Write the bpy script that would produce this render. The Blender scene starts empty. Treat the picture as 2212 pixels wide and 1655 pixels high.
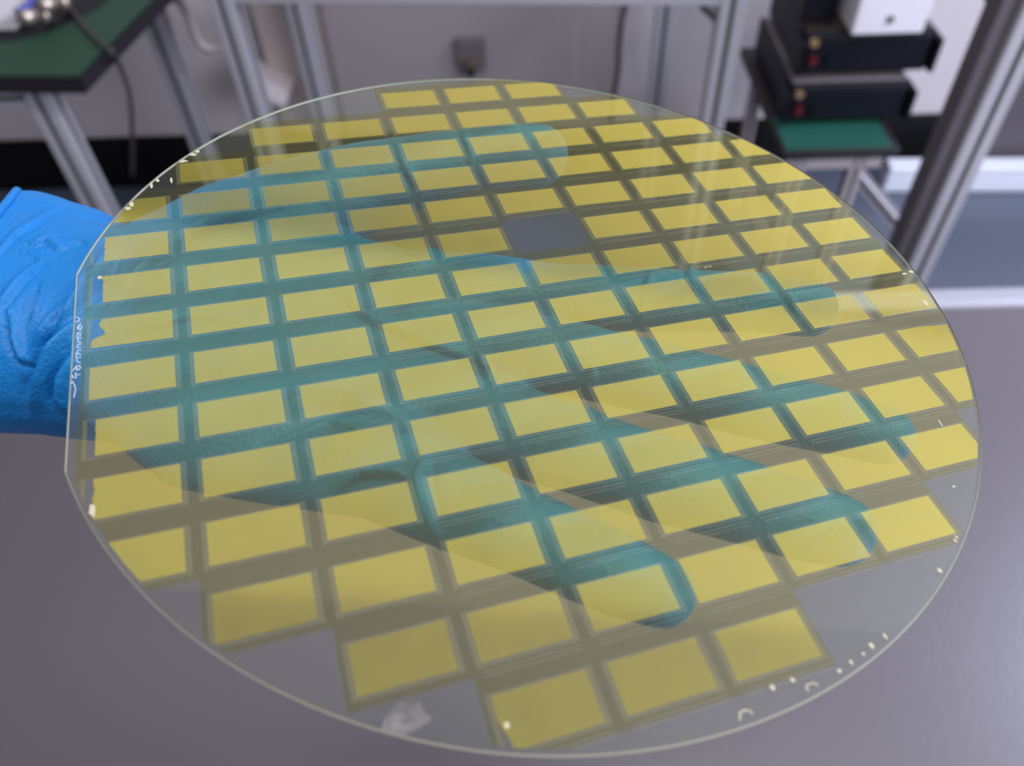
import bpy, bmesh, math, random
import numpy as np
from mathutils import Vector, Matrix, noise

random.seed(7)
sc = bpy.context.scene
col = sc.collection
R_ = math.radians

# ------------------------------------------------------------------ camera pose
# camera axes: x right, y down, z forward; UP and FWD are the room's axes seen in them
FPX, CX, CY = 1699.7, 1106.0, 827.5
DOWN = Vector((79, 1502, 1700)).normalized()
UP = -DOWN
FWD = (Vector((0, 0, 1)) - DOWN * DOWN.z).normalized()
RIGHT = FWD.cross(UP)
CAM = Vector((0, 0, 1.40))
M3 = Matrix((RIGHT, FWD, UP))            # camera-axes vector -> room vector


def ray(px, py):
    return M3 @ Vector(((px - CX) / FPX, (py - CY) / FPX, 1.0))


def atY(px, py, Y):
    r = ray(px, py)
    return CAM + r * (Y / r.y)


def atH(px, py, h):
    r = ray(px, py)
    return CAM + r * ((h - CAM.z) / r.z)


cam_d = bpy.data.cameras.new('camera')
cam = bpy.data.objects.new('camera', cam_d)
col.objects.link(cam)
sc.camera = cam
cam_d.sensor_width = 36.0
cam_d.lens = 36.0 * FPX / 2212
cam_d.clip_start = 0.01
cx_, cy_, cz_ = M3 @ Vector((1, 0, 0)), M3 @ Vector((0, -1, 0)), M3 @ Vector((0, 0, -1))
cam.matrix_world = Matrix(((cx_.x, cy_.x, cz_.x, CAM.x), (cx_.y, cy_.y, cz_.y, CAM.y),
                           (cx_.z, cy_.z, cz_.z, CAM.z), (0, 0, 0, 1)))
cam_d.dof.use_dof = True
cam_d.dof.focus_distance = 0.183
cam_d.dof.aperture_fstop = 12.5

# ------------------------------------------------------------------ world, lamps, exposure
sc.view_settings.view_transform = 'Standard'
sc.view_settings.look = 'None'
sc.view_settings.gamma = 1.0
sc.view_settings.exposure = -0.15
sc.view_settings.use_curve_mapping = False
sc.cycles.use_denoising = True
sc.cycles.transparent_max_bounces = 32
sc.cycles.max_bounces = 8
sc.cycles.caustics_reflective = False
sc.cycles.caustics_refractive = False

w = bpy.data.worlds.new('room_light')
sc.world = w
w.use_nodes = True
w.node_tree.nodes['Background'].inputs[0].default_value = (0.60, 0.565, 0.62, 1)
w.node_tree.nodes['Background'].inputs[1].default_value = 0.38


def area(name, loc, target, sx, sy, power, color):
    d = bpy.data.lights.new(name, 'AREA')
    d.shape = 'RECTANGLE'
    d.size, d.size_y, d.energy, d.color = sx, sy, power, color
    o = bpy.data.objects.new(name, d)
    col.objects.link(o)
    o.location = loc
    o.rotation_euler = (Vector(target) - Vector(loc)).to_track_quat('-Z', 'Y').to_euler()
    return o


area('window_light', (2.3, -0.9, 1.9), (0.6, 1.6, 0.5), 1.6, 1.5, 88, (0.84, 0.87, 1.0))
area('ceiling_corner_light', (2.4, 0.95, 2.70), (1.6, 0.7, 0.7), 0.45, 0.8, 70, (0.70, 0.76, 1.0))
area('ceiling_fill', (0.4, 1.36, 2.76), (0.4, 1.36, 0), 4.6, 1.16, 7.6, (1.0, 0.97, 0.93))  # added unseen glow below the ceiling, brightens what the wafer mirrors
area('overhead_fill', (0.1, 0.08, 2.74), (0.1, 0.08, 0), 1.6, 0.3, 27, (1.0, 0.98, 0.96))  # added unseen lamp to brighten the hand, clear of the wafer's reflection


# ------------------------------------------------------------------ material helpers
def mat(name, color, rough=0.5, metal=0.0, bump=0.0, bscale=50, var=0.0, vscale=8, coat=0.0, spec=0.5):
    m = bpy.data.materials.new(name)
    m.use_nodes = True
    nt = m.node_tree
    b = nt.nodes['Principled BSDF']
    b.inputs['Base Color'].default_value = (*color, 1)
    b.inputs['Roughness'].default_value = rough
    b.inputs['Metallic'].default_value = metal
    b.inputs['Specular IOR Level'].default_value = spec
    b.inputs['Coat Weight'].default_value = coat
    tc = nt.nodes.new('ShaderNodeTexCoord')
    if var > 0:
        n = nt.nodes.new('ShaderNodeTexNoise')
        n.inputs['Scale'].default_value = vscale
        n.inputs['Detail'].default_value = 5
        nt.links.new(tc.outputs['Object'], n.inputs['Vector'])
        mx = nt.nodes.new('ShaderNodeMix')
        mx.data_type = 'RGBA'
        mx.inputs[6].default_value = (*[c * (1 - var) for c in color], 1)
        mx.inputs[7].default_value = (*[min(1, c * (1 + var)) for c in color], 1)
        nt.links.new(n.outputs['Fac'], mx.inputs[0])
        nt.links.new(mx.outputs[2], b.inputs['Base Color'])
    if bump > 0:
        n = nt.nodes.new('ShaderNodeTexNoise')
        n.inputs['Scale'].default_value = bscale
        n.inputs['Detail'].default_value = 4
        nt.links.new(tc.outputs['Object'], n.inputs['Vector'])
        bp = nt.nodes.new('ShaderNodeBump')
        bp.inputs['Strength'].default_value = bump
        bp.inputs['Distance'].default_value = 0.002
        nt.links.new(n.outputs['Fac'], bp.inputs['Height'])
        nt.links.new(bp.outputs['Normal'], b.inputs['Normal'])
    return m


def film_mat(name, tint, haze_col, haze, gloss_col, gloss, rough, mottled=0.0, scale=60, through=0.65):
    """thin coating: tinted see-through + haze lit from both sides + mirror-like sheen"""
    m = bpy.data.materials.new(name)
    m.use_nodes = True
    nt = m.node_tree
    nt.nodes.clear()
    L = nt.links.new
    out = nt.nodes.new('ShaderNodeOutputMaterial')
    tr = nt.nodes.new('ShaderNodeBsdfTransparent')
    tr.inputs[0].default_value = (*tint, 1)
    df = nt.nodes.new('ShaderNodeBsdfDiffuse')
    df.inputs[0].default_value = (*haze_col, 1)
    tl = nt.nodes.new('ShaderNodeBsdfTranslucent')
    tl.inputs[0].default_value = (*haze_col, 1)
    hz = nt.nodes.new('ShaderNodeMixShader')
    hz.inputs[0].default_value = through
    L(df.outputs[0], hz.inputs[1])
    L(tl.outputs[0], hz.inputs[2])
    m1 = nt.nodes.new('ShaderNodeMixShader')
    m1.inputs[0].default_value = haze
    L(tr.outputs[0], m1.inputs[1])
    L(hz.outputs[0], m1.inputs[2])
    gl = nt.nodes.new('ShaderNodeBsdfGlossy')
    gl.inputs['Color'].default_value = (*gloss_col, 1)
    gl.inputs['Roughness'].default_value = rough
    lw = nt.nodes.new('ShaderNodeLayerWeight')
    lw.inputs[0].default_value = 0.5
    ma = nt.nodes.new('ShaderNodeMath')
    ma.operation = 'MULTIPLY_ADD'
    L(lw.outputs['Facing'], ma.inputs[0])
    ma.inputs[1].default_value = gloss * 1.1
    ma.inputs[2].default_value = gloss * 0.6
    m2 = nt.nodes.new('ShaderNodeMixShader')
    L(ma.outputs[0], m2.inputs[0])
    L(m1.outputs[0], m2.inputs[1])
    L(gl.outputs[0], m2.inputs[2])
    L(m2.outputs[0], out.inputs[0])
    if mottled > 0:
        tc = nt.nodes.new('ShaderNodeTexCoord')
        n = nt.nodes.new('ShaderNodeTexNoise')
        n.inputs['Scale'].default_value = scale
        n.inputs['Detail'].default_value = 6
        n.inputs['Roughness'].default_value = 0.62
        L(tc.outputs['Object'], n.inputs['Vector'])
        mr = nt.nodes.new('ShaderNodeMapRange')
        mr.inputs[1].default_value = 0.35
        mr.inputs[2].default_value = 0.65
        mr.inputs[3].default_value = haze * (1 - mottled)
        mr.inputs[4].default_value = haze * (1 + mottled)
        L(n.outputs['Fac'], mr.inputs[0])
        L(mr.outputs[0], m1.inputs[0])
    return m


def clear_mat(name, tint, haze=0.0):
    """clear pane surface: Fresnel reflection over tinted transmission, a little dust haze"""
    m = bpy.data.materials.new(name)
    m.use_nodes = True
    nt = m.node_tree
    nt.nodes.clear()
    L = nt.links.new
    out = nt.nodes.new('ShaderNodeOutputMaterial')
    tr = nt.nodes.new('ShaderNodeBsdfTransparent')
    tr.inputs[0].default_value = (*tint, 1)
    df = nt.nodes.new('ShaderNodeBsdfDiffuse')
    df.inputs[0].default_value = (0.72, 0.74, 0.66, 1)
    m1 = nt.nodes.new('ShaderNodeMixShader')
    m1.inputs[0].default_value = haze
    L(tr.outputs[0], m1.inputs[1])
    L(df.outputs[0], m1.inputs[2])
    gl = nt.nodes.new('ShaderNodeBsdfGlossy')
    gl.inputs['Color'].default_value = (0.88, 0.95, 0.78, 1)
    gl.inputs['Roughness'].default_value = 0.03
    # same curve from either side of the surface
    geo = nt.nodes.new('ShaderNodeNewGeometry')
    dot = nt.nodes.new('ShaderNodeVectorMath')
    dot.operation = 'DOT_PRODUCT'
    L(geo.outputs['Normal'], dot.inputs[0])
    L(geo.outputs['Incoming'], dot.inputs[1])
    ab = nt.nodes.new('ShaderNodeMath'); ab.operation = 'ABSOLUTE'
    L(dot.outputs['Value'], ab.inputs[0])
    om = nt.nodes.new('ShaderNodeMath'); om.operation = 'SUBTRACT'
    om.inputs[0].default_value = 1.0
    L(ab.outputs[0], om.inputs[1])
    pw = nt.nodes.new('ShaderNodeMath'); pw.operation = 'POWER'
    L(om.outputs[0], pw.inputs[0]); pw.inputs[1].default_value = 5.0
    ma = nt.nodes.new('ShaderNodeMath'); ma.operation = 'MULTIPLY_ADD'
    L(pw.outputs[0], ma.inputs[0]); ma.inputs[1].default_value = 0.95; ma.inputs[2].default_value = 0.036
    m2 = nt.nodes.new('ShaderNodeMixShader')
    L(ma.outputs[0], m2.inputs[0])
    L(m1.outputs[0], m2.inputs[1])
    L(gl.outputs[0], m2.inputs[2])
    L(m2.outputs[0], out.inputs[0])
    return m


M_WALL = mat('painted_wall', (0.66, 0.61, 0.64), 0.6, var=0.05, vscale=1.5)
M_CEIL = mat('ceiling_white', (0.80, 0.79, 0.78), 0.8)
M_FLOOR = mat('grey_epoxy_floor', (0.10, 0.118, 0.16), 0.30, bump=0.05, bscale=6, var=0.08, vscale=2)
M_BLACK = mat('black_skirting', (0.006, 0.006, 0.007), 0.5, spec=0.2)
M_DESK = mat('grey_antistatic_mat', (0.084, 0.072, 0.088), 0.36, bump=0.10, bscale=260, var=0.04, vscale=3, spec=0.95)
M_EDGE = mat('pale_edge_strip', (0.34, 0.34, 0.40), 0.35)
M_ALU = mat('anodised_aluminium', (0.50, 0.49, 0.54), 0.42, metal=0.25)
M_ALU_D = mat('aluminium_slot', (0.10, 0.095, 0.105), 0.6, metal=0.3)
M_GREEN = mat('green_rubber_mat', (0.010, 0.055, 0.028), 0.6, bump=0.05, var=0.15, vscale=6)
M_GREEN2 = mat('green_mat_teal', (0.012, 0.088, 0.064), 0.5, var=0.1)
M_DARK = mat('black_plastic', (0.006, 0.007, 0.012), 0.45, spec=0.2)
M_DARK2 = mat('black_edge_band', (0.012, 0.010, 0.014), 0.5)
M_BROWN = mat('dark_smoked_top', (0.035, 0.024, 0.022), 0.35)
M_LID = mat('grey_lid_strip', (0.16, 0.135, 0.145), 0.4)
M_BRASS = mat('brass_terminal', (0.75, 0.48, 0.25), 0.3, metal=0.9)
M_RED = mat('red_knob', (0.10, 0.004, 0.012), 0.4)
M_WHITE = mat('white_plastic', (0.80, 0.78, 0.84), 0.45)
M_RAIL = mat('white_trunking', (0.80, 0.83, 0.92), 0.35)
M_BEIGE = mat('beige_board', (0.52, 0.44, 0.42), 0.6)
M_GREYP = mat('grey_panel', (0.34, 0.30, 0.32), 0.55, var=0.08, vscale=2)
M_CABLE = mat('dark_cable', (0.05, 0.042, 0.048), 0.5)
M_CABLE_L = mat('pale_cable', (0.50, 0.45, 0.45), 0.5)
M_STEEL = mat('nickel_connector', (0.55, 0.48, 0.42), 0.3, metal=0.8)
M_BLUE = mat('blue_sleeve', (0.10, 0.13, 0.45), 0.5)
M_COVER = mat('charcoal_cover', (0.105, 0.092, 0.105), 0.5)
M_CAB = mat('dark_grey_steel', (0.115, 0.10, 0.115), 0.5)
M_SKIN = mat('skin', (0.55, 0.27, 0.19), 0.5)
M_SOCK = mat('grey_socket', (0.15, 0.13, 0.135), 0.5)
M_OCHRE = mat('ochre_plug', (0.13, 0.085, 0.05), 0.5)
M_LEG = mat('pinkish_steel_leg', (0.50, 0.45, 0.46), 0.5)
M_CEILLAMP = None


# ------------------------------------------------------------------ object helpers
def link(name, me, parent=None, mats=None):
    o = bpy.data.objects.new(name, me)
    col.objects.link(o)
    if mats is not None:
        for m in (mats if isinstance(mats, (list, tuple)) else [mats]):
            me.materials.append(m)
    if parent is not None:
        o.parent = parent
    return o


def from_bm(name, bm, m, parent=None, smooth=False):
    me = bpy.data.meshes.new(name)
    bm.normal_update()
    bm.to_mesh(me)
    bm.free()
    if smooth:
        for p in me.polygons:
            p.use_smooth = True
    return link(name, me, parent, m)


def thing(name, label, cat, loc=(0, 0, 0), rz=0.0, group=None):
    o = bpy.data.objects.new(name, None)
    o.empty_display_size = 0.05
    col.objects.link(o)
    o.location = loc
    o.rotation_euler = (0, 0, rz)
    o['label'] = label
    o['category'] = cat
    if group:
        o['group'] = group
    return o


def tag(o, label, cat, group=None):
    o['label'] = label
    o['category'] = cat
    if group:
        o['group'] = group
    return o


def struct(o):
    o['kind'] = 'structure'
    return o


def box_bm(bm, lo, hi, bev=0.0, rz=0.0, pivot=(0, 0, 0)):
    r = bmesh.ops.create_cube(bm, size=1.0)
    vs = r['verts']
    lo, hi = Vector(lo), Vector(hi)
    for v in vs:
        v.co = Vector(((lo.x + hi.x) / 2 + v.co.x * (hi.x - lo.x), (lo.y + hi.y) / 2 + v.co.y * (hi.y - lo.y),
                       (lo.z + hi.z) / 2 + v.co.z * (hi.z - lo.z)))
    if bev > 0:
        es = {e for v in vs for e in v.link_edges}
        rr = bmesh.ops.bevel(bm, geom=list(es), offset=bev, segments=2, affect='EDGES', profile=0.5)
    return bm


def box(name, lo, hi, m, parent=None, bev=0.0):
    bm = bmesh.new()
    box_bm(bm, lo, hi, bev)
    return from_bm(name, bm, m, parent)


def slot_profile(s=0.040):
    """T-slot extrusion outline, one groove per side"""
    h, g, dp = s / 2, 0.0045, 0.007
    q = [(-h + 0.002, -h), (-g, -h), (-g, -h + dp), (g, -h + dp), (g, -h), (h - 0.002, -h)]
    pts = []
    for k in range(4):
        c, s_ = math.cos(k * math.pi / 2), math.sin(k * math.pi / 2)
        pts += [(c * x - s_ * y, s_ * x + c * y) for x, y in q]
    return pts


def extrusion(name, a, b, parent=None, size=0.040, m=None, twist=0.0, up=None):
    """aluminium profile from a to b (in the parent's frame)"""
    a, b = Vector(a), Vector(b)
    d = b - a
    L = d.length
    q = d.to_track_quat('Z', 'Y')
    bm = bmesh.new()
    pr = slot_profile(size)
    rot = Matrix.Rotation(twist, 3, 'Z')
    lo = [bm.verts.new(a + q @ (rot @ Vector((x, y, 0)))) for x, y in pr]
    hi = [bm.verts.new(a + q @ (rot @ Vector((x, y, L)))) for x, y in pr]
    n = len(pr)
    for i in range(n):
        j = (i + 1) % n
        f = bm.faces.new((lo[i], lo[j], hi[j], hi[i]))
        if i % 6 in (1, 2, 3):
            f.material_index = 1
    bm.faces.new(lo[::-1])
    bm.faces.new(hi)
    return from_bm(name, bm, [m or M_ALU, M_ALU_D], parent)


def tube(name, pts, r, m, parent=None, seg=10, smooth_n=8):
    """swept round tube through points (Catmull-Rom)"""
    P = [Vector(p) for p in pts]
    if len(P) > 2:
        Q = []
        E = [P[0] * 2 - P[1]] + P + [P[-1] * 2 - P[-2]]
        for i in range(1, len(E) - 2):
            for k in range(smooth_n):
                t = k / smooth_n
                p0, p1, p2, p3 = E[i - 1], E[i], E[i + 1], E[i + 2]
                Q.append(0.5 * ((2 * p1) + (p2 - p0) * t + (2 * p0 - 5 * p1 + 4 * p2 - p3) * t * t + (3 * p1 - p0 - 3 * p2 + p3) * t ** 3))
        Q.append(P[-1])
        P = Q
    bm = bmesh.new()
    rings = []
    nrm = None
    for i, p in enumerate(P):
        t = (P[min(i + 1, len(P) - 1)] - P[max(i - 1, 0)]).normalized()
        if nrm is None:
            nrm = t.orthogonal().normalized()
        nrm = (nrm - t * nrm.dot(t)).normalized()
        bi = t.cross(nrm)
        rings.append([bm.verts.new(p + (nrm * math.cos(a) + bi * math.sin(a)) * r) for a in [2 * math.pi * k / seg for k in range(seg)]])
    for a, b in zip(rings, rings[1:]):
        for k in range(seg):
            bm.faces.new((a[k], a[(k + 1) % seg], b[(k + 1) % seg], b[k]))
    bm.faces.new(rings[0][::-1])
    bm.faces.new(rings[-1])
    return from_bm(name, bm, m, parent, smooth=True)


def disc_bm(bm, c, axis, r, h, seg=20):
    q = Vector(axis).to_track_quat('Z', 'Y')
    c = Vector(c)
    lo = [bm.verts.new(c + q @ Vector((r * math.cos(2 * math.pi * k / seg), r * math.sin(2 * math.pi * k / seg), 0))) for k in range(seg)]
    hi = [bm.verts.new(c + q @ Vector((r * math.cos(2 * math.pi * k / seg), r * math.sin(2 * math.pi * k / seg), h))) for k in range(seg)]
    for k in range(seg):
        bm.faces.new((lo[k], lo[(k + 1) % seg], hi[(k + 1) % seg], hi[k]))
    bm.faces.new(lo[::-1])
    bm.faces.new(hi)


# ------------------------------------------------------------------ room shell
wl, wr = atH(65, 300, 0.17), atH(1960, 245, 0.17)
WX = Vector((wr.x - wl.x, wr.y - wl.y, 0)).normalized()      # along the back wall
WN = Vector((WX.y, -WX.x, 0))                                # out of the wall, to the camera
W0 = Vector((wl.x, wl.y, 0))
YAW = math.atan2(WX.y, WX.x)


def wallbox(name, u0, u1, t0, t1, z0, z1, m, parent=None, bev=0.0):
    bm = bmesh.new()
    box_bm(bm, (u0, -t1, z0), (u1, -t0, z1), bev)
    for v in bm.verts:
        v.co = W0 + WX * v.co.x - WN * v.co.y + Vector((0, 0, v.co.z))
    return from_bm(name, bm, m, parent)


struct(wallbox('wall_back', -1.6, 4.2, -0.10, 0.0, 0, 2.80, M_WALL))
struct(box('floor', (-2.6, -2.2, -0.05), (3.4, 2.6, 0.0), M_FLOOR))
struct(box('ceiling', (-2.6, -2.2, 2.80), (3.4, 2.6, 2.86), M_CEIL))
struct(wallbox('baseboard_back', -1.6, 4.2, 0.001, 0.014, 0.001, 0.17, M_BLACK, bev=0.003))


# ------------------------------------------------------------------ grey desk under the wafer
e0, e1 = atH(2020, 645, 0.74), atH(2212, 640, 0.74)
DX = Vector((e1.x - e0.x, e1.y - e0.y, 0)).normalized()
DYW = math.atan2(DX.y, DX.x)
DYW = max(-0.05, min(0.06, DYW))
desk = thing('work_desk', 'grey topped desk with pale rounded edge strip, filling the view under the held wafer', 'desk', (0, e0.y - e0.x * math.tan(DYW), 0), DYW)
box('desk_top', (-1.15, -0.95, 0.705), (1.15, -0.018, 0.740), M_DESK, desk, 0.003)
bm = bmesh.new()
box_bm(bm, (-1.15, -0.018, 0.700), (1.15, 0.018, 0.744), 0.010)
from_bm('edge_strip', bm, M_EDGE, desk)
for sx in (-1.08, 1.08):
    for y in (-0.88, -0.06):
        extrusion('leg', (sx, y, 0.0), (sx, y, 0.705), desk)


# ------------------------------------------------------------------ aluminium frame bench in the middle
BH = 0.78
pL, pR = atH(478, 8, BH), atH(1583, 14, BH)
bx = Vector((pR.x - pL.x, pR.y - pL.y, 0))
blen = bx.length
byaw = math.atan2(bx.y, bx.x)
bench = thing('frame_bench', 'long aluminium profile bench frame standing before the back wall, open underneath', 'bench', (pL.x, pL.y, 0), byaw)
extrusion('crossbar', (0.02, 0.02, BH + 0.02), (blen - 0.02, 0.02, BH + 0.02), bench)
extrusion('leg', (0, 0.02, 0), (0, 0.02, BH + 0.04), bench, 0.045)
extrusion('leg', (blen, 0.02, 0), (blen, 0.02, BH + 0.04), bench, 0.045)


def to_local(o, p):
    return Matrix.Rotation(-o.rotation_euler.z, 3, 'Z') @ (Vector(p) - o.location)


for px, py in ((665, 110), (1428, 110)):
    q = to_local(bench, atY(px, py, 1.95))
    extrusion('leg', (q.x, q.y, 0), (q.x, q.y, BH + 0.04), bench, 0.045)
    extrusion('side_rail', (q.x, 0.05, BH + 0.02), (q.x, q.y - 0.02, BH + 0.02), bench)

# grey panel under the bench, against the wall, with the paler margins
a, b = atY(712, 100, 2.09), atY(1335, 100, 2.09)
ua, ub = (a - W0).dot(WX), (b - W0).dot(WX)
pn = wallbox('back_panel', ua, ub, 0.02, 0.035, 0.174, 1.1, M_GREYP, bev=0.002)
tag(pn, 'dull grey flat panel on the back wall under the middle bench', 'panel')
a = atY(985, 85, 2.05); b = atY(1050, 148, 2.05)
sk = thing('wall_socket', 'small dark socket box on the grey panel above the wafer top', 'socket')
ua, ub = (a - W0).dot(WX), (b - W0).dot(WX)
wallbox('socket_box', ua, ub, 0.036, 0.06, b.z, a.z, M_SOCK, sk, 0.004)
c = atY(1015, 142, 2.02)
uc = (c - W0).dot(WX)
wallbox('plug', uc - 0.010, uc + 0.010, 0.061, 0.085, c.z - 0.012, c.z + 0.010, M_OCHRE, sk, 0.003)
c2 = atY(1014, 158, 2.02)
wallbox('plug_tip', uc - 0.009, uc + 0.009, 0.061, 0.08, c2.z - 0.015, c.z - 0.0125, M_DARK, sk, 0.002)

# beige boards between left bench legs
bd = thing('storage_box', 'beige upright board box with a tilted flap, behind the left leg of the bench', 'box')
a, b = atY(525, 20, 1.95), atY(632, 120, 1.95)
ua, ub = (a - W0).dot(WX), (b - W0).dot(WX)
wallbox('side', ua, ub, 0.03, 0.12, 0.26, 0.72, M_BEIGE, bd, 0.003)
p0, p1 = atY(535, 192, 1.9), atY(612, 228, 1.9)
bm = bmesh.new()
d = (p1 - p0)
for s in (0, 1):
    for q in (p0, p1):
        pass
vs = [bm.verts.new(v) for v in (p0, p1, p1 + Vector((0.02, 0.12, 0.02)), p0 + Vector((0.0, 0.12, 0.02)),
                                p0 + Vector((0, 0, -0.012)), p1 + Vector((0, 0, -0.012)), p1 + Vector((0.02, 0.12, 0.008)), p0 + Vector((0, 0.12, 0.008)))]
for f in ((0, 1, 2, 3), (7, 6, 5, 4), (0, 4, 5, 1), (1, 5, 6, 2), (2, 6, 7, 3), (3, 7, 4, 0)):
    bm.faces.new([vs[i] for i in f])
from_bm('flap', bm, M_LEG, bd)

# cables hanging around the bench
tag(tube('cable', [atY(1395, -40, 1.9), atY(1352, 10, 1.9), atY(1338, 90, 1.9), atY(1335, 150, 1.9), atY(1322, 230, 1.9), atY(1318, 300, 1.9)], 0.007, M_CABLE),
    'dark cable hanging in a gentle curve right of the grey panel', 'cable')
tag(tube('cable', [atY(1520, 10, 1.6), atY(1553, 45, 1.6), atY(1562, 100, 1.6), atY(1550, 190, 1.6), atY(1532, 300, 1.6)], 0.011, M_CABLE),
    'thick dark cable curving down just left of the bench front right leg', 'cable')
tag(tube('cable', [atY(350, -20, 1.75), atY(392, 10, 1.75), atY(412, 50, 1.75), atY(432, 95, 1.75), atY(470, 105, 1.75), atY(500, 60, 1.75)], 0.009, M_CABLE_L),
    'pale cable hanging in a loop between the green bench and the frame bench', 'cable')

# ------------------------------------------------------------------ green topped bench at upper left
gz = 0.78
q = [atH(-420, 168, gz), atH(172, 170, gz), atH(345, -8, gz), atH(470, -130, gz), atH(-300, -160, gz)]
gb = thing('green_bench', 'green matted workbench with thick black edge and grey aluminium legs', 'bench', (q[1].x, q[1].y, 0))


def prism(name, pts, z0, z1, m, parent, bev=0.0):
    bm = bmesh.new()
    lo = [bm.verts.new((p.x, p.y, z0)) for p in pts]
    hi = [bm.verts.new((p.x, p.y, z1)) for p in pts]
    n = len(pts)
    for i in range(n):
        j = (i + 1) % n
        bm.faces.new((lo[i], lo[j], hi[j], hi[i]))
    bm.faces.new(lo[::-1])
    bm.faces.new(hi)
    bmesh.ops.recalc_face_normals(bm, faces=bm.faces[:])
    if bev:
        bmesh.ops.bevel(bm, geom=bm.edges[:], offset=bev, segments=2, affect='EDGES')
    return from_bm(name, bm, m, parent)


qq = [p - gb.location for p in q]
cen = sum(qq, Vector()) / len(qq)
prism('bench_top', qq, gz - 0.028, gz - 0.001, M_DARK2, gb, 0.003)
prism('green_mat', [cen + (p - cen) * 0.975 for p in qq], gz - 0.001, gz + 0.002, M_GREEN, gb)


def leg_at(px0, py0, px1, py1, Y, parent, size, top, name='leg', m=None):
    mid = atY((px0 + px1) / 2, (py0 + py1) / 2, Y)
    l = to_local(parent, mid) if parent else mid
    return extrusion(name, (l.x, l.y, 0), (l.x, l.y, top), parent, size, m)


leg_at(98, 200, 185, 400, 1.34, gb, 0.045, gz - 0.028)
leg_at(345, 60, 425, 290, 1.78, gb, 0.045, gz - 0.028)
l0 = to_local(gb, atY(98, 200, 1.34)); l1 = to_local(gb, atY(345, 60, 1.78))
extrusion('side_rail', (l0.x, l0.y + 0.03, gz - 0.052), (l1.x, l1.y - 0.03, gz - 0.052), gb)
extrusion('front_rail', (l0.x - 0.9, l0.y, gz - 0.052), (l0.x - 0.03, l0.y, gz - 0.052), gb)
extrusion('leg', (l0.x - 0.9, l0.y, 0), (l0.x - 0.9, l0.y, gz - 0.028), gb, 0.045)

# things on the green bench
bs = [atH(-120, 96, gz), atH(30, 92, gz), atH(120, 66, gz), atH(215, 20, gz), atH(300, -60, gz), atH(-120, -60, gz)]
bsm = prism('plate_shadow', bs, gz + 0.0021, gz + 0.0032, M_DARK, None)  # thin dark layer, paints the white plate's shadow onto the mat
tag(bsm, 'painted dark shadow on the green mat under the white plate and connectors', 'shadow')
wb = [atH(-120, 74, gz), atH(38, 72, gz), atH(75, 38, gz), atH(70, -30, gz), atH(-120, -40, gz)]
ib = thing('instrument_base', 'white flat instrument plate on the green bench, cut off by the picture edge', 'instrument', (wb[1].x, wb[1].y, gz))
prism('base_plate', [p - Vector((ib.location.x, ib.location.y, 0)) for p in wb], 0.004, 0.028, M_WHITE, ib, 0.004)
blp = [atH(38, 28, gz + 0.04), atH(62, 10, gz + 0.04), atH(78, -18, gz + 0.04)]
tube('blue_sleeve', [p - ib.location for p in blp], 0.007, M_BLUE, ib)
for (x0, y0, x1, y1), lab in (((50, 38, 106, 30), 'nickel connector lying on the green bench nearest its front edge'),
                              ((92, 12, 148, 2), 'nickel connector on the green bench, the one farther back')):
    A_, B_ = atH(x0, y0, gz + 0.042), atH(x1, y1, gz + 0.016)
    cn = thing('connector', lab, 'connector', (A_.x, A_.y, gz))
    A_, B_ = A_ - cn.location, B_ - cn.location
    tube('barrel', [A_, A_.lerp(B_, 0.62)], 0.012, M_STEEL, cn, 16)
    tube('nut', [A_.lerp(B_, 0.62), A_.lerp(B_, 0.86)], 0.0165, M_STEEL, cn, 6)
    tube('tip', [A_.lerp(B_, 0.86), B_], 0.010, M_BRASS, cn, 16)
tag(tube('thin_lead', [atH(145, 8, gz + 0.012), atH(170, 42, gz + 0.008), atH(196, 72, gz + 0.008), atH(222, 97, gz + 0.009), atH(243, 114, gz + 0.007),
                       atY(262, 150, 1.40), atY(281, 210, 1.42), atY(286, 300, 1.44), atY(286, 380, 1.46)], 0.004, M_CABLE),
    'thin dark lead crossing the green mat and hanging off the bench edge', 'cable')

# ------------------------------------------------------------------ stool with the stacked black units
sz = 0.45
sA, sB = atH(1712, 327, sz), atH(1930, 327, sz)
st = thing('green_stool', 'small green topped table on pale legs, under the stacked black units', 'table', (sA.x, sA.y, 0), YAW)
sw = (sB - sA).length
box('stool_top', (-0.02, 0.0, sz - 0.022), (sw + 0.02, 0.48, sz - 0.002), M_DARK2, st, 0.003)
box('green_mat', (-0.012, 0.008, sz - 0.002), (sw + 0.005, 0.14, sz), M_GREEN2, st)
box('apron', (0.0, 0.02, sz - 0.06), (sw, 0.045, sz - 0.022), M_LEG, st, 0.002)
for x in (0.03, sw - 0.05):
    for y in (0.035, 0.44):
        extrusion('leg', (x, y, 0), (x, y, sz - 0.0225), st, 0.030, M_LEG)
extrusion('brace', (sw - 0.03, 0.06, sz - 0.10), (sw + 0.17, -0.02, 0.16), st, 0.028)
extrusion('foot_rail', (0.03, 0.055, 0.12), (0.03, 0.42, 0.12), st, 0.024, M_LEG)


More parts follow.
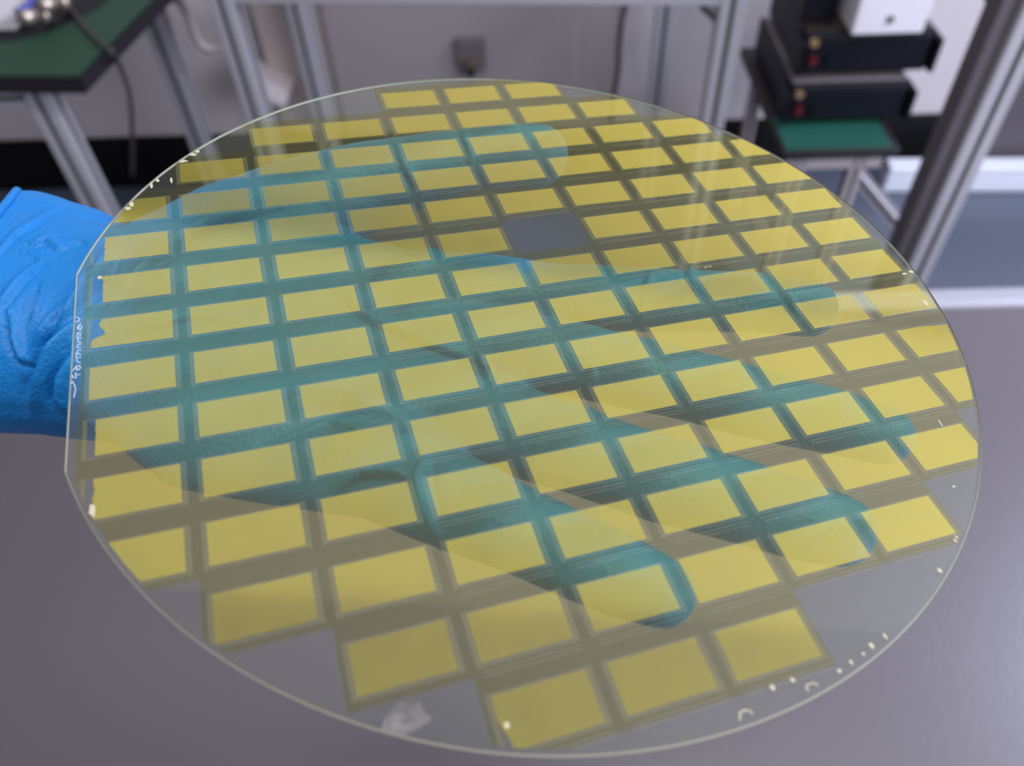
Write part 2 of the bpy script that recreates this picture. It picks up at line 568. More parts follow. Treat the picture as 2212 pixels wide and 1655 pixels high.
def device(label, px0, px1, py, y_px_front, zb, h, depth, lid, smoked):
    f0 = atH(px0, y_px_front, zb)
    f1 = atH(px1, y_px_front, zb)
    wd = abs((f1 - f0).dot(WX))
    o = thing('power_supply', label, 'instrument', (f0.x, f0.y, zb), YAW, None)
    box('case', (0, 0, 0.006), (wd, depth, h), M_DARK, o, 0.004)
    box('lid', (0.004, 0.012, h), (wd - 0.004, depth - 0.01, h + 0.003), lid, o, 0.001)
    box('front_panel', (0.006, -0.006, 0.012), (wd - 0.006, 0.0, h - 0.006), M_DARK, o, 0.002)
    for k, m_ in ((0.02, M_RED), (0.055, M_DARK)):
        bm = bmesh.new()
        disc_bm(bm, (k, -0.006, h * 0.45), (0, -1, 0), 0.009, 0.012)
        from_bm('knob', bm, m_, o)
    bm = bmesh.new()
    disc_bm(bm, (0.014, -0.006, h - 0.012), (0, -1, 0), 0.009, 0.010)
    from_bm('terminal', bm, M_BRASS, o)
    for x in (-0.012, wd):
        box('side_handle', (x, -0.02, 0.01), (x + 0.012, 0.05, h - 0.01), M_DARK, o, 0.003)
    for x in (0.02, wd - 0.03):
        for y in (0.02, depth - 0.03):
            bm = bmesh.new()
            disc_bm(bm, (x, y, 0.0), (0, 0, 1), 0.008, 0.006, 12)
            from_bm('rubber_foot', bm, M_DARK2, o)
    return o, wd


d1, w1 = device('black metal instrument directly on the green stool, lowest of the stack', 1693, 1945, 268, 268, sz + 0.001, 0.088, 0.34, M_LID, False)
f = atH(1715, 166, sz + 0.094)
d2, w2 = device('black metal instrument on top of the lower one, with smoked brown lid', 1722, 1998, 165, 166, sz + 0.094, 0.092, 0.30, M_BROWN, True)
zt = sz + 0.094 + 0.096
wA, wB = atH(1838, 77, zt), atH(1996, 77, zt)
wo = thing('white_unit', 'white box with a round dark screw hole, on top of the black units', 'instrument', (wA.x, wA.y, zt), YAW)
ww = (wB - wA).length
box('case', (0, 0, 0), (ww, 0.16, 0.16), M_WHITE, wo, 0.004)
bm = bmesh.new()
hp = to_local(wo, atY(1922, 40, wA.y + 0.0))
disc_bm(bm, (hp.x, -0.001, hp.z), (0, -1, 0), 0.008, 0.002)
from_bm('screw_hole', bm, M_SOCK, wo)
bo = thing('black_case', 'black case beside the white box, on the upper black unit', 'instrument', (atH(1745, 72, zt).x, atH(1745, 72, zt).y + 0.05, zt), YAW)
box('case', (0.0, 0.0, 0.0), (0.070, 0.14, 0.12), M_DARK, bo, 0.006)
box('lid', (0.004, 0.004, 0.12), (0.066, 0.136, 0.126), M_DARK2, bo, 0.002)

# ------------------------------------------------------------------ right: post frame and trunking
pb = atY(2080, 330, 1.12)
rf = thing('post_frame', 'tall aluminium profile post with black slotted side, right of the stacked units', 'post', (pb.x, pb.y, 0), R_(4))
extrusion('post', (0, 0, 0), (0, 0, 1.25), rf, 0.050, None)
box('side_cover', (-0.052, -0.012, 0.02), (-0.0255, 0.025, 1.25), M_COVER, rf, 0.003)
box('base_foot', (-0.05, -0.05, 0.0), (0.05, 0.05, 0.012), M_ALU, rf, 0.002)
tag(tube('cable', [atY(2120, -40, 1.3), atY(2145, 15, 1.3), atY(2150, 60, 1.3), atY(2128, 130, 1.3), atY(2100, 200, 1.3)], 0.008, M_CABLE),
    'dark cable bending behind the tall post at the upper right', 'cable')
t0, t1 = atH(1905, 415, 0.002), atH(2330, 414, 0.002)
tr_ = thing('cable_trunking', 'bright white ribbed trunking lying on the floor by the tall post', 'trunking', (t0.x, t0.y, 0), math.atan2(t1.y - t0.y, t1.x - t0.x))
tl = (t1 - t0).length
box('trunk_body', (0, 0, 0.0), (tl, 0.05, 0.085), M_RAIL, tr_, 0.004)
for z in (0.015, 0.040, 0.066):
    box('rib', (0.002, -0.004, z), (tl - 0.002, 0.0, z + 0.009), M_RAIL, tr_, 0.001)
c0, c1 = atY(2110, 330, 2.02), atY(2300, 190, 2.02)
cb = thing('grey_cabinet', 'dark grey cabinet side behind the white floor trunking, at right', 'cabinet', (c0.x, c0.y, 0), YAW)
box('body', (-0.02, -0.06, 0.02), (0.5, 0.0, 0.43), M_CAB, cb, 0.004)
box('plinth', (0, -0.05, 0.0), (0.48, -0.005, 0.02), M_DARK, cb)

# ------------------------------------------------------------------ glass wafer
rv = Vector((-7.07981663e-01, -1.97096436e-01, -2.60930356e-01))
RW = Matrix.Rotation(rv.length, 3, rv.normalized())
TW = Vector((-5.17288083, -2.23230617, 9.79241637))
QV = 0.714051
CU, CV_, RU = 4.82959, 2.71183, 5.21384
S = 0.100 / RU
wx = M3 @ (RW @ Vector((1, 0, 0)))
wy = -(M3 @ (RW @ Vector((0, 1, 0))))
wz = -(M3 @ (RW @ Vector((0, 0, 1))))
cc = CAM + (M3 @ (RW @ Vector((CU, CV_, 0)) + TW)) * S
WM = Matrix(((wx.x, wy.x, wz.x, cc.x), (wx.y, wy.y, wz.y, cc.y), (wx.z, wy.z, wz.z, cc.z), (0, 0, 0, 1)))
WMI = WM.inverted()


def uv(u, v):
    """wafer grid (u pitches, v rows) -> metres on the wafer"""
    return ((u - CU) * S, -(v * QV - CV_) * S)


def on_wafer(px, py, depth=0.0):
    """point on the plane `depth` metres below the wafer's top"""
    r = ray(px, py)
    n = wz
    o = cc - n * depth
    return CAM + r * ((o - CAM).dot(n) / r.dot(n))


def local_xy(px, py):
    p = WMI @ on_wafer(px, py)
    return (p.x, p.y)


M_GLASS = clear_mat('clear_glass', (0.965, 0.985, 0.955), 0.015)
M_GLASS_B = clear_mat('clear_glass_back', (0.965, 0.985, 0.955), 0.0)
M_RIM = mat('ground_glass_rim', (0.40, 0.40, 0.30), 0.35)
M_FILM = film_mat('pale_street_film', (0.91, 0.89, 0.61), (0.62, 0.54, 0.28), 0.015, (0.95, 0.95, 0.6), 0.04, 0.05)
M_CELL = film_mat('yellow_cell_film', (0.95, 0.95, 0.72), (0.97, 0.80, 0.12), 0.23, (1.0, 0.87, 0.18), 0.52, 0.10, 0.22, 110)
M_STRIP = film_mat('cell_border_film', (0.95, 0.95, 0.68), (0.75, 0.70, 0.36), 0.13, (0.95, 0.9, 0.6), 0.05, 0.08)
M_LINE = film_mat('bright_line', (0.97, 0.97, 0.92), (0.80, 0.82, 0.70), 0.24, (1, 1, 0.9), 0.03, 0.2)
M_SCRATCH = mat('white_scratch', (0.42, 0.46, 0.50), 0.5)
M_RESIDUE = mat('pale_residue', (0.42, 0.39, 0.27), 0.6)

wafer = thing('glass_wafer', 'round clear glass wafer with rows of yellow rectangles, held up by the blue glove', 'wafer')
wafer.matrix_world = WM

FLX = -5.02 * S
RAD = RU * S
TH = 0.0007


def outline(r, flx, n=256):
    a0 = math.acos(flx / r)
    return [(r * math.cos(-a0 + 2 * a0 * k / n), r * math.sin(-a0 + 2 * a0 * k / n)) for k in range(n + 1)]


# body: top and bottom faces (the rim is its own part)
bv = 0.00022
bm = bmesh.new()
top = [bm.verts.new((x, y, 0.0)) for x, y in outline(RAD - bv, FLX + bv)]
bot = [bm.verts.new((x, y, -TH)) for x, y in outline(RAD - bv, FLX + bv)]
bm.faces.new(top).material_index = 0
bm.faces.new(bot[::-1]).material_index = 1
from_bm('glass_disc', bm, [M_GLASS, M_GLASS_B], wafer)
bm = bmesh.new()
prof = [(-bv, 0.0), (-0.0001, -0.0002), (0.0, -TH * 0.5), (-0.0001, -TH + 0.0002), (-bv, -TH)]
rings = [[bm.verts.new((x, y, z)) for x, y in outline(RAD + o_, FLX - o_)] for o_, z in prof]
n = len(rings[0])
for A_, B_ in zip(rings, rings[1:]):
    for k in range(n):
        bm.faces.new((A_[k], B_[k], B_[(k + 1) % n], A_[(k + 1) % n]))
from_bm('polished_rim', bm, M_RIM, wafer, smooth=True)

CLIP = outline(RAD * 0.990, FLX + 0.0006, 160)


def clip_poly(poly, clip=CLIP):
    out = poly
    m = len(clip)
    for i in range(m):
        ax, ay = clip[i]
        bx_, by_ = clip[(i + 1) % m]
        ex, ey = bx_ - ax, by_ - ay
        inp, out = out, []
        if not inp:
            break
        for j in range(len(inp)):
            P, Q = inp[j - 1], inp[j]
            sp = ex * (P[1] - ay) - ey * (P[0] - ax)
            sq = ex * (Q[1] - ay) - ey * (Q[0] - ax)
            if (sp >= 0) != (sq >= 0):
                t = sp / (sp - sq)
                out.append((P[0] + (Q[0] - P[0]) * t, P[1] + (Q[1] - P[1]) * t))
            if sq >= 0:
                out.append(Q)
    return out


def slab(bm, poly, z0, z1, sides=True):
    """open-bottomed shallow plate lying on the glass"""
    ar = sum(poly[i - 1][0] * poly[i][1] - poly[i][0] * poly[i - 1][1] for i in range(len(poly)))
    if ar < 0:
        poly = poly[::-1]
    pts = []
    for p in poly:
        if not pts or (abs(p[0] - pts[-1][0]) + abs(p[1] - pts[-1][1])) > 1e-7:
            pts.append(p)
    if len(pts) < 3 or abs(ar) < 1e-9:
        return
    hi = [bm.verts.new((x, y, z1)) for x, y in pts]
    bm.faces.new(hi)
    if sides:
        lo = [bm.verts.new((x, y, z0)) for x, y in pts]
        k = len(pts)
        for i in range(k):
            j = (i + 1) % k
            bm.faces.new((lo[i], lo[j], hi[j], hi[i]))


def rect(u0, u1, v0, v1):
    return [uv(u0, v0), uv(u1, v0), uv(u1, v1), uv(u0, v1)]


ROWS = {0: (0, 7), 1: (-1, 8), 2: (-2, 9), 3: (-2, 10), 4: (-3, 10), 5: (-3, 10), 6: (-3, 9), 7: (-2, 9), 8: (-1, 8), 9: (0, 7)}
DIES = {(c, r) for c, (a, b) in ROWS.items() for r in range(a, b + 1)} - {(5, 2)}
CW, CH = 0.8127, 0.6248


def jag(u, v0, v1, n, amp, seed):
    rr = random.Random(seed)
    out = []
    for k in range(n + 1):
        v = v0 + (v1 - v0) * k / n
        out.append((u + rr.uniform(-amp, amp), v))
        if k < n and rr.random() < 0.4:
            out.append((out[-1][0], v + (v1 - v0) / n * 0.9))
    return out


TORN = {}   # cells whose left edge has come away: list of (u, v) going down the left side
TORN[(0, 1)] = jag(0.110, 1.0, 1.62, 12, 0.008, 1) 
TORN[(0, 2)] = [(0.085, 2.0), (0.085, 2.05), (0.105, 2.05), (0.105, 2.10), (0.15, 2.12), (0.175, 2.05), (0.178, 2.03), (0.18, 2.09), (0.13, 2.13), (0.106, 2.11)] + jag(0.103, 2.15, 2.62, 9, 0.004, 2)
TORN[(0, 3)] = [(0.095, 3.0), (0.092, 3.06), (0.072, 3.08), (0.085, 3.17), (0.12, 3.19), (0.135, 3.30), (0.160, 3.38), (0.120, 3.42), (0.115, 3.36), (0.10, 3.36), (0.01, 3.42), (0.0, 3.6)]
TORN[(0, 5)] = jag(0.072, 5.0, 5.62, 14, 0.004, 3)
TORN[(0, 6)] = jag(0.070, 6.0, 6.62, 14, 0.010, 4)
TORN[(0, 0)] = [(0.33, 0.0), (0.27, 0.08), (0.30, 0.14), (0.24, 0.20), (0.235, 0.30), (0.20, 0.42), (0.12, 0.55), (0.10, 0.6248)]
TORN[(0, 7)] = [(0.12, 7.0), (0.15, 7.10), (0.17, 7.20), (0.21, 7.26), (0.24, 7.38), (0.30, 7.46), (0.34, 7.55), (0.42, 7.6248)]

street = bmesh.new()
lines = bmesh.new()
ZF, ZC, ZL = 0.00004, 0.00009, 0.00007
for (c, r) in sorted(DIES):
    vt, vb = r - 0.235, r + 0.765
    ue = c + 0.91 if (c + 1, r) in DIES else c + 0.89
    if (c, r + 1) not in DIES:
        vb = r + 0.76
    ci = (c - 0.0, c + CW)
    for q_ in ((c - 0.09, ue, vt, r - 0.028), (c - 0.09, ue, r + CH + 0.045, vb),
               (c - 0.09, c - 0.045, r - 0.028, r + CH + 0.045), (c + CW + 0.052, ue, r - 0.028, r + CH + 0.045)):
        pl = clip_poly(rect(*q_))
        if len(pl) > 2:
            slab(street, pl, 0.0, ZF, sides=False)
    for v0 in (0.722, 0.775):
        for (s0, s1) in ((0.0, 0.86),):
            pl = clip_poly(rect(c + s0, c + s1, r + v0, r + v0 + 0.009))
            if len(pl) > 2 and c >= 3 and r > -2:
                slab(lines, pl, 0.0, ZL, sides=False)
from_bm('street_film', street, M_FILM, wafer)
o = from_bm('ruled_line_pattern', lines, M_LINE, wafer)

cell_me = None
for (c, r) in sorted(DIES):
    left = TORN.get((c, r))
    if left:
        pg = [uv(a, b) for a, b in left] + [uv(c + CW, r + CH), uv(c + CW, r)]
        if (c, r) == (0, 6) or (c, r) == (0, 5) or (c, r) == (0, 1) or (c, r) == (0, 2):
            pg = [uv(*left[0])] + [uv(a, b) for a, b in left[1:]] + [uv(left[-1][0], r + CH), uv(c + CW, r + CH), uv(c + CW, r)]
    elif (c, r) == (3, 10):
        pg = [uv(3.0, 10.0), uv(3.0, 10.28), uv(3.03, 10.33), uv(3.06, 10.40), uv(3.06, 10.54), uv(3.05, 10.60), uv(3.08, 10.625), uv(3 + CW, 10 + CH), uv(3 + CW, 10)]
    elif (c, r) == (9, 6):
        pg = [uv(9.0, 6.0), uv(9.0, 6.6248), uv(9.9, 6.6248), uv(9.9, 6.05), uv(9.50, 6.05), uv(9.545, 6.22), uv(9.50, 6.25), uv(9.42, 6.17), uv(9.37, 6.10), uv(9.39, 6.08), uv(9.36, 6.0)]
    elif (c, r) in ((9, 7), (9, 6)):
        pg = rect(c, c + CW, r, r + CH)
    else:
        pg = rect(c, c + CW, r, r + CH)
    if (c, r) == (9, 6):
        parts = [pg]
    # concave outlines are clipped as a whole (the disc outline is convex)
    pl = clip_poly(pg)
    if len(pl) < 3:
        continue
    bm = bmesh.new()
    slab(bm, pl, 0.0, ZC)
    bmesh.ops.triangulate(bm, faces=[f_ for f_ in bm.faces if len(f_.verts) > 4])
    ce = from_bm('yellow_cell', bm, M_CELL, wafer)
    # the two pale strips that flank each cell
    bm = bmesh.new()
    for q_ in ((c - 0.045, c - 0.004, r - 0.028, r + CH + 0.045), (c + CW + 0.006, c + CW + 0.052, r - 0.028, r + CH + 0.045),
               (c - 0.004, c + CW + 0.006, r - 0.028, r - 0.012), (c - 0.004, c + CW + 0.006, r + CH + 0.02, r + CH + 0.045)):
        p2 = clip_poly(rect(*q_))
        if len(p2) > 2:
            slab(bm, p2, 0.0, ZF, sides=False)
    if len(bm.faces):
        from_bm('cell_border', bm, M_STRIP, ce)
    else:
        bm.free()


def stroke(bm, pts, w_, z0=0.0, z1=0.00006):
    for a, b in zip(pts, pts[1:]):
        d = Vector((b[0] - a[0], b[1] - a[1], 0))
        if d.length < 1e-7:
            continue
        nrm = Vector((-d.y, d.x, 0)).normalized() * w_ / 2
        e = d.normalized() * w_ * 0.3
        pl = [(a[0] - e.x + nrm.x, a[1] - e.y + nrm.y), (a[0] - e.x - nrm.x, a[1] - e.y - nrm.y),
              (b[0] + e.x - nrm.x, b[1] + e.y - nrm.y), (b[0] + e.x + nrm.x, b[1] + e.y + nrm.y)]
        slab(bm, pl, z0, z1)


# scratched serial beside the flat
Z1 = lambda x, y: local_xy(135 + x / 7.525, 670 + y / 7.525)
marks = [[(210, 120), (250, 115), (280, 150), (260, 190), (205, 190)],
         [(300, 220), (250, 270), (245, 310)], [(300, 260), (320, 280), (290, 330), (260, 300), (275, 270)],
         [(315, 370), (250, 370), (235, 410), (245, 450)], [(270, 385), (300, 410), (270, 425)],
         [(310, 455), (255, 455), (250, 500), (270, 525), (310, 525)],
         [(310, 555), (260, 555), (240, 590), (255, 615), (300, 615)],
         [(300, 650), (250, 660), (235, 700), (220, 770)], [(240, 690), (300, 735)],
         [(300, 770), (240, 775), (230, 800), (255, 850), (295, 850)],
         [(165, 985), (220, 920), (280, 900), (295, 940), (250, 980), (215, 965)], [(230, 910), (240, 975)],
         [(285, 1050), (215, 1050), (215, 1020)], [(215, 1050), (225, 1100), (165, 1100), (160, 1060)],
         [(130, 1190), (175, 1190), (165, 1160)], [(190, 1200), (215, 1290), (185, 1420)]]
bm = bmesh.new()
for mk in marks:
    stroke(bm, [Z1(*p) for p in mk], 0.00016)
from_bm('scratched_lettering', bm, M_SCRATCH, wafer)


def blob(name, px, py, rx, ry, m, seed, ring=False):
    rr = random.Random(seed)
    cx0, cy0 = local_xy(px, py)
    bm = bmesh.new()
    k = 14
    if math.hypot(cx0, cy0) > RAD * 0.985:
        s_ = RAD * 0.985 / math.hypot(cx0, cy0)
        cx0, cy0 = cx0 * s_, cy0 * s_
    an = [2 * math.pi * i / k for i in range(k)]
    jr = [rr.uniform(0.7, 1.2) for _ in range(k)]
    o_ = [(cx0 + rx * jr[i] * math.cos(an[i]), cy0 + ry * jr[i] * math.sin(an[i])) for i in range(k)]
    if ring:
        stroke(bm, o_[:9], min(rx, ry) * 0.35)
    else:
        slab(bm, clip_poly(o_, outline(RAD * 0.997, FLX + 0.0004, 160)), 0.0, 0.00012)
    return from_bm(name, bm, m, wafer)


Z8 = lambda x, y: (1350 + x / 2.765, 1200 + y / 2.765)
for i, (x, y, a, b, rg) in enumerate(((1470, 540, 4, 5, 0), (1350, 640, 3, 4, 0), (1290, 705, 4, 3, 0), (1560, 492, 3, 5, 0), (1425, 590, 3, 3, 0),
                                      (720, 958, 12, 6, 1), (1125, 800, 10, 6, 1), (1890, 100, 5, 5, 0), (880, 790, 4, 5, 0), (1000, 745, 4, 4, 0))):
    px, py = Z8(x, y)
    blob('edge_chip', px, py, a * 0.000095, b * 0.000115, M_RESIDUE, i, bool(rg))
for i, (px, py, a, b) in enumerate(((2072, 1285 - 120, 2.5, 3), (2070, 1173, 2.5, 3), (2060, 1052, 4, 2), (1530, 578, 9, 3), (1998, 655, 6, 8), (1953, 592, 7, 3), (1968, 588, 6, 4),
                                    (370, 390, 3, 10), (322, 400, 3, 9), (333, 388, 4, 5), (190, 1108, 5, 10), (216, 600, 4, 4), (1095, 1568, 4, 4),
                                    (405, 330, 9, 4), (385, 345, 10, 4), (420, 325, 5, 4), (270, 450, 6, 5), (262, 437, 5, 8))):
    blob('residue_fleck', px, py, a * 0.00011, b * 0.00013, M_RESIDUE, 40 + i, i in (3,))
# white dust smear at the bottom
M_SMEAR = film_mat('dust_smear', (0.97, 0.97, 0.97), (0.75, 0.72, 0.70), 0.16, (1, 1, 1), 0.02, 0.3, 0.9, 260)
blob('dust_smear', 885, 1550, 0.0030, 0.0022, M_SMEAR, 91)
blob('dust_smear', 860, 1565, 0.0022, 0.0016, M_SMEAR, 92)
bm = bmesh.new()
stroke(bm, [local_xy(2027, 908), local_xy(2036, 921)], 0.00022)
from_bm('loose_fibre', bm, M_SCRATCH, wafer)

# ------------------------------------------------------------------ gloved hand below the wafer
M_GLOVE = mat('blue_nitrile', (0.006, 0.168, 0.50), 0.45, bump=0.25, bscale=900, var=0.05, vscale=40, spec=0.28)
NW = wz


def node(px, py, d, r, flat=1.0):
    p = on_wafer(px, py, d / 1000.0)
    zc = (M3.transposed() @ (p - CAM)).z
    return (p, r * zc / FPX, flat)


CH_ = []
# fingers (pixel centre, depth under the wafer in mm, half width in pixels, flattening)
CH_.append([node(900, 640, 24, 112, .8), node(1040, 636, 17, 92, .95), node(1180, 640, 13, 74), node(1330, 646, 10.5, 70), node(1500, 650, 9.2, 68),
            node(1640, 655, 8.6, 66), node(1748, 668, 8.4, 61)])
CH_.append([node(930, 745, 25, 118, .8), node(1080, 768, 19, 98, .95), node(1230, 775, 14, 82), node(1400, 812, 11, 80), node(1600, 862, 9.6, 78),
            node(1780, 905, 9.0, 74), node(1908, 942, 8.6, 66)])
CH_.append([node(900, 880, 25, 125, .8), node(1060, 915, 20, 105, .95), node(1250, 975, 14, 95), node(1430, 1035, 11, 95), node(1590, 1080, 9.9, 94),
            node(1720, 1120, 9.3, 88), node(1812, 1147, 8.9, 80)])
CH_.append([node(800, 985, 24, 135, .8), node(930, 1060, 19, 112, .9), node(1080, 1125, 13, 98), node(1230, 1195, 10.6, 93), node(1340, 1243, 9.4, 90),
            node(1428, 1278, 8.8, 78)])
# thumb and the ball of the thumb
CH_.append([node(360, 620, 34, 176, .75), node(520, 535, 31, 166, .8), node(660, 458, 26, 124, .9), node(790, 400, 20, 92), node(900, 372, 16, 78), node(1020, 345, 12.5, 68),
            node(1100, 338, 11, 70), node(1160, 337, 10.2, 68)])
# palm
for ch in ([(380, 640, 36, 180), (600, 610, 33, 170), (780, 630, 30, 135), (900, 645, 27, 115)],
           [(380, 720, 36, 190), (600, 730, 33, 170), (800, 740, 30, 150), (930, 750, 27, 122)],
           [(360, 790, 35, 180), (600, 840, 32, 170), (780, 865, 29, 150), (900, 880, 26, 128)],
           [(340, 800, 34, 175), (470, 900, 31, 180), (620, 945, 28, 160), (800, 990, 25, 140)]):
    CH_.append([node(a, b, c, d, .70) for a, b, c, d in ch])
# wrist and cuff
for ch in ([(400, 690, 37, 215), (250, 660, 39, 190), (100, 640, 41, 195), (-60, 630, 43, 205), (-260, 620, 46, 210)],
           [(400, 760, 37, 215), (250, 760, 39, 205), (120, 745, 41, 215), (-60, 740, 43, 222), (-260, 735, 46, 225)]):
    CH_.append([node(a, b, c, d, .82) for a, b, c, d in ch])

CH_.append([node(170, 562, 38, 118, .9), node(60, 506, 37, 98, .9), node(-40, 520, 39, 106, .9), node(-200, 560, 42, 130, .9)])
rot3 = Matrix((wx, wy, wz)).transposed()
base = bmesh.new()
bmesh.ops.create_icosphere(base, subdivisions=3, radius=1.0)
bco = [v.co.copy() for v in base.verts]
bfa = [[v.index for v in f_.verts] for f_ in base.faces]
base.free()
V, F = [], []


def add_ball(p, r, fl):
    off = len(V)
    for cco in bco:
        V.append(p + rot3 @ Vector((cco.x * r, cco.y * r, cco.z * r * fl)))
    for f_ in bfa:
        F.append([i + off for i in f_])


for ch in CH_:
    P = [c[0] for c in ch]
    Rr = [c[1] for c in ch]
    Fl = [c[2] for c in ch]
    for i in range(len(P) - 1):
        L = (P[i + 1] - P[i]).length
        k = max(2, int(L / (0.16 * min(Rr[i], Rr[i + 1]))))
        for j in range(k + 1):
            t = j / k
            add_ball(P[i].lerp(P[i + 1], t), Rr[i] + (Rr[i + 1] - Rr[i]) * t, Fl[i] + (Fl[i + 1] - Fl[i]) * t)
me = bpy.data.meshes.new('glove_cage')
me.from_pydata([tuple(v) for v in V], [], F)
tmp = bpy.data.objects.new('glove_cage', me)
col.objects.link(tmp)
md = tmp.modifiers.new('r', 'REMESH')
md.mode = 'VOXEL'
md.voxel_size = 0.00085
ms = tmp.modifiers.new('s', 'SMOOTH')
ms.iterations = 14
ms.factor = 0.6
dg = bpy.context.evaluated_depsgraph_get()
gm = bpy.data.meshes.new_from_object(tmp.evaluated_get(dg))
bpy.data.objects.remove(tmp)
nv = len(gm.vertices)
co = np.empty(nv * 3); gm.vertices.foreach_get('co', co); co = co.reshape(-1, 3)
no = np.empty(nv * 3); gm.vertices.foreach_get('normal', no); no = no.reshape(-1, 3)
Mi = np.array(M3.transposed())
cl = (co - np.array(CAM)) @ Mi.T
PX = cl[:, 0] / cl[:, 2] * FPX + CX
PY = cl[:, 1] / cl[:, 2] * FPX + CY
upn = np.array(NW)
face_up = np.clip(no @ upn, 0, 1)
disp = np.zeros(nv)


def fold(pts, width, amp, side=1.0):
    """a raised crease with a sharp valley beside it, along a line on the glove's upper face"""
    global disp
    best = np.full(nv, 1e9)
    sgn = np.zeros(nv)
    tt = np.zeros(nv)
    n_ = len(pts) - 1
    for i, ((x0, y0), (x1, y1)) in enumerate(zip(pts, pts[1:])):
        dx, dy = x1 - x0, y1 - y0
        L2 = dx * dx + dy * dy
        t = np.clip(((PX - x0) * dx + (PY - y0) * dy) / L2, 0, 1)
        ex, ey = PX - (x0 + t * dx), PY - (y0 + t * dy)
        d = np.hypot(ex, ey)
        s_ = np.sign(dx * ey - dy * ex)
        m = d < best
        best = np.where(m, d, best)
        sgn = np.where(m, s_, sgn)
        tt = np.where(m, (i + t) / n_, tt)
    sd = best * sgn * side
    env = np.sin(np.pi * np.clip(tt, 0.04, 0.96)) ** 0.6
    g = np.exp(-((sd + width * 0.7) / width) ** 2) - 0.9 * np.exp(-((sd - width * 0.25) / (width * 0.55)) ** 2)
    disp += g * amp * 1.9 * env * (0.15 + 0.85 * face_up)


fold([(180, 640), (140, 700), (95, 760), (65, 830), (45, 900)], 20, 0.0026)
fold([(260, 540), (215, 620), (160, 690), (110, 740), (75, 800)], 17, 0.0022, -1)
fold([(155, 760), (125, 810), (115, 860), (140, 920)], 15, 0.0020)
fold([(160, 660), (120, 700), (70, 820), (40, 930)], 10, 0.0010, -1)
fold([(45, 530), (80, 535), (100, 525), (130, 545), (150, 540)], 8, 0.0006)
fold([(60, 535), (110, 560), (140, 585)], 9, 0.0004, -1)
fold([(145, 528), (170, 528), (200, 532), (260, 520)], 9, 0.0005)
fold([(0, 560), (40, 510), (90, 480), (120, 462)], 7, 0.0006)
fold([(20, 690), (25, 740), (40, 780), (70, 790)], 11, 0.0012)
fold([(0, 680), (50, 620), (90, 580)], 9, 0.0008)
fold([(90, 620), (80, 660), (65, 690)], 8, 0.0009)
# long creases across the wrist, palm and finger roots (seen through the glass)
fold([(260, 650), (350, 560), (460, 490), (600, 455)], 15, 0.0016)
fold([(300, 720), (420, 690), (540, 700)], 14, 0.0007)
fold([(650, 870), (740, 880), (830, 900), (900, 920)], 16, 0.0015)
fold([(560, 960), (720, 900), (860, 935)], 14, 0.0009, -1)
fold([(740, 1060), (790, 1030), (850, 1030), (890, 1045)], 13, 0.0013)
fold([(905, 980), (900, 1040), (915, 1110), (945, 1190)], 11, 0.0019)
fold([(930, 1000), (935, 1060), (955, 1150)], 9, 0.0012, -1)
fold([(1270, 800), (1262, 840), (1270, 880)], 9, 0.0012)
fold([(1290, 790), (1295, 830), (1300, 860)], 8, 0.0010, -1)
fold([(1480, 570), (1490, 610), (1500, 650)], 8, 0.0010)
fold([(1400, 590), (1385, 630), (1370, 700)], 8, 0.0009)
fold([(990, 280), (1005, 320), (1010, 360)], 9, 0.0012)
fold([(850, 320), (870, 370), (905, 420), (915, 470)], 11, 0.0011)
fold([(700, 620), (800, 700), (950, 760), (1050, 800)], 16, 0.0009)
fold([(1030, 770), (1045, 800), (1060, 830)], 9, 0.0011)
fold([(1680, 620), (1700, 650), (1720, 690)], 8, 0.0008)
fold([(950, 500), (900, 560), (850, 580)], 14, 0.0007)
# general softness of the loose rubber, stronger towards the cuff
loose = np.clip((500 - PX) / 500, 0, 1)
for i in range(nv):
    p = Vector(co[i])
    q_ = Vector((p.dot(wx) * 45, p.dot(wy) * 90, p.dot(wz) * 60))
    a_ = noise.noise(q_)
    rg = 1 - abs(noise.noise(q_ * 0.55 + Vector((3.1, 1.7, 0.4)))) * 2.4
    disp[i] += 0.00035 * a_ + loose[i] * (0.0010 * rg + 0.0009 * noise.noise(q_ * 0.35))
# keep every fingertip just under the glass
nco = co + no * disp[:, None]
wm = np.array(WMI)
hz_ = nco @ wm[2, :3] + wm[2, 3]
over = np.clip(hz_ + TH + 0.0003, 0, None)
nco -= upn[None, :] * over[:, None]
gm.vertices.foreach_set('co', nco.ravel())
for p in gm.polygons:
    p.use_smooth = True
gm.name = 'glove'
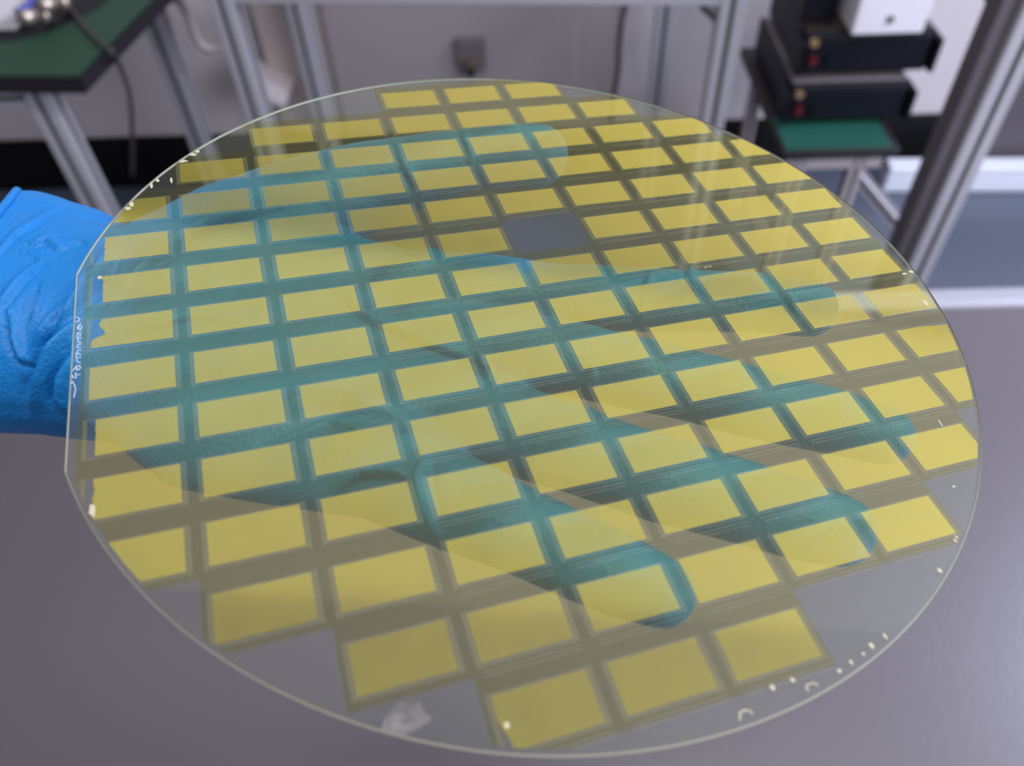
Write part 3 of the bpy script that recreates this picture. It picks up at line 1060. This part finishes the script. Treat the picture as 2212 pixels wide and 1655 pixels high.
# cut off the sleeve end beyond the frame so that the cuff is an open edge
hand = thing('person', 'hand and wrist in a blue rubber glove, palm up, fingers spread under the glass wafer', 'person',
             tuple(on_wafer(-150, 690, 0.045)))
bmg = bmesh.new()
bmg.from_mesh(gm)
cutn = ray(44, 404).cross(ray(-16, 478)).normalized()
cutp = on_wafer(44, 404, 0.036)
if (on_wafer(400, 700, 0.036) - cutp).dot(cutn) < 0:
    cutn = -cutn
bmesh.ops.bisect_plane(bmg, geom=bmg.verts[:] + bmg.edges[:] + bmg.faces[:], plane_co=cutp, plane_no=cutn, clear_inner=True)
be = [e for e in bmg.edges if e.is_boundary]
loop = []
if be:
    adj = {}
    for e in be:
        for v in e.verts:
            adj.setdefault(v, []).append(e.other_vert(v))
    # the longest boundary chain is the mouth of the glove
    seen = set()
    for v0 in adj:
        if v0 in seen:
            continue
        ch_, cur = [], v0
        while cur is not None and cur not in seen:
            seen.add(cur)
            ch_.append(cur.co.copy())
            nx = [q for q in adj[cur] if q not in seen]
            cur = nx[0] if nx else None
        if len(ch_) > len(loop):
            loop = ch_
for v in bmg.verts:
    v.co -= hand.location
bmg.to_mesh(gm)
bmg.free()
go = link('blue_glove', gm, hand, M_GLOVE)
go['label'] = 'wrinkled bright blue rubber glove'
# bare forearm inside the cuff
fb = [on_wafer(100, 690, 0.042), on_wafer(-60, 680, 0.043), on_wafer(-260, 670, 0.047), on_wafer(-600, 640, 0.056)]
bm = bmesh.new()
segs = 28
rings = []
for i, (p, rr_) in enumerate(zip(fb, (0.024, 0.027, 0.029, 0.034))):
    t = (fb[min(i + 1, 3)] - fb[max(i - 1, 0)]).normalized()
    sd_ = t.cross(NW).normalized()
    rings.append([bm.verts.new(p + sd_ * rr_ * 1.15 * math.cos(2 * math.pi * k / segs) + NW * rr_ * 0.8 * math.sin(2 * math.pi * k / segs) - hand.location) for k in range(segs)])
for A_, B_ in zip(rings, rings[1:]):
    for k in range(segs):
        bm.faces.new((A_[k], A_[(k + 1) % segs], B_[(k + 1) % segs], B_[k]))
bm.faces.new(rings[0][::-1]); bm.faces.new(rings[-1])
from_bm('forearm', bm, M_SKIN, hand, smooth=True)
# rolled bead round the mouth of the glove
if len(loop) > 30:
    st_ = max(1, len(loop) // 40)
    rim_ = [p - hand.location for p in loop[::st_]]
    tube('rolled_cuff', rim_ + [rim_[0]], 0.0013, M_GLOVE, hand, 10, 3)
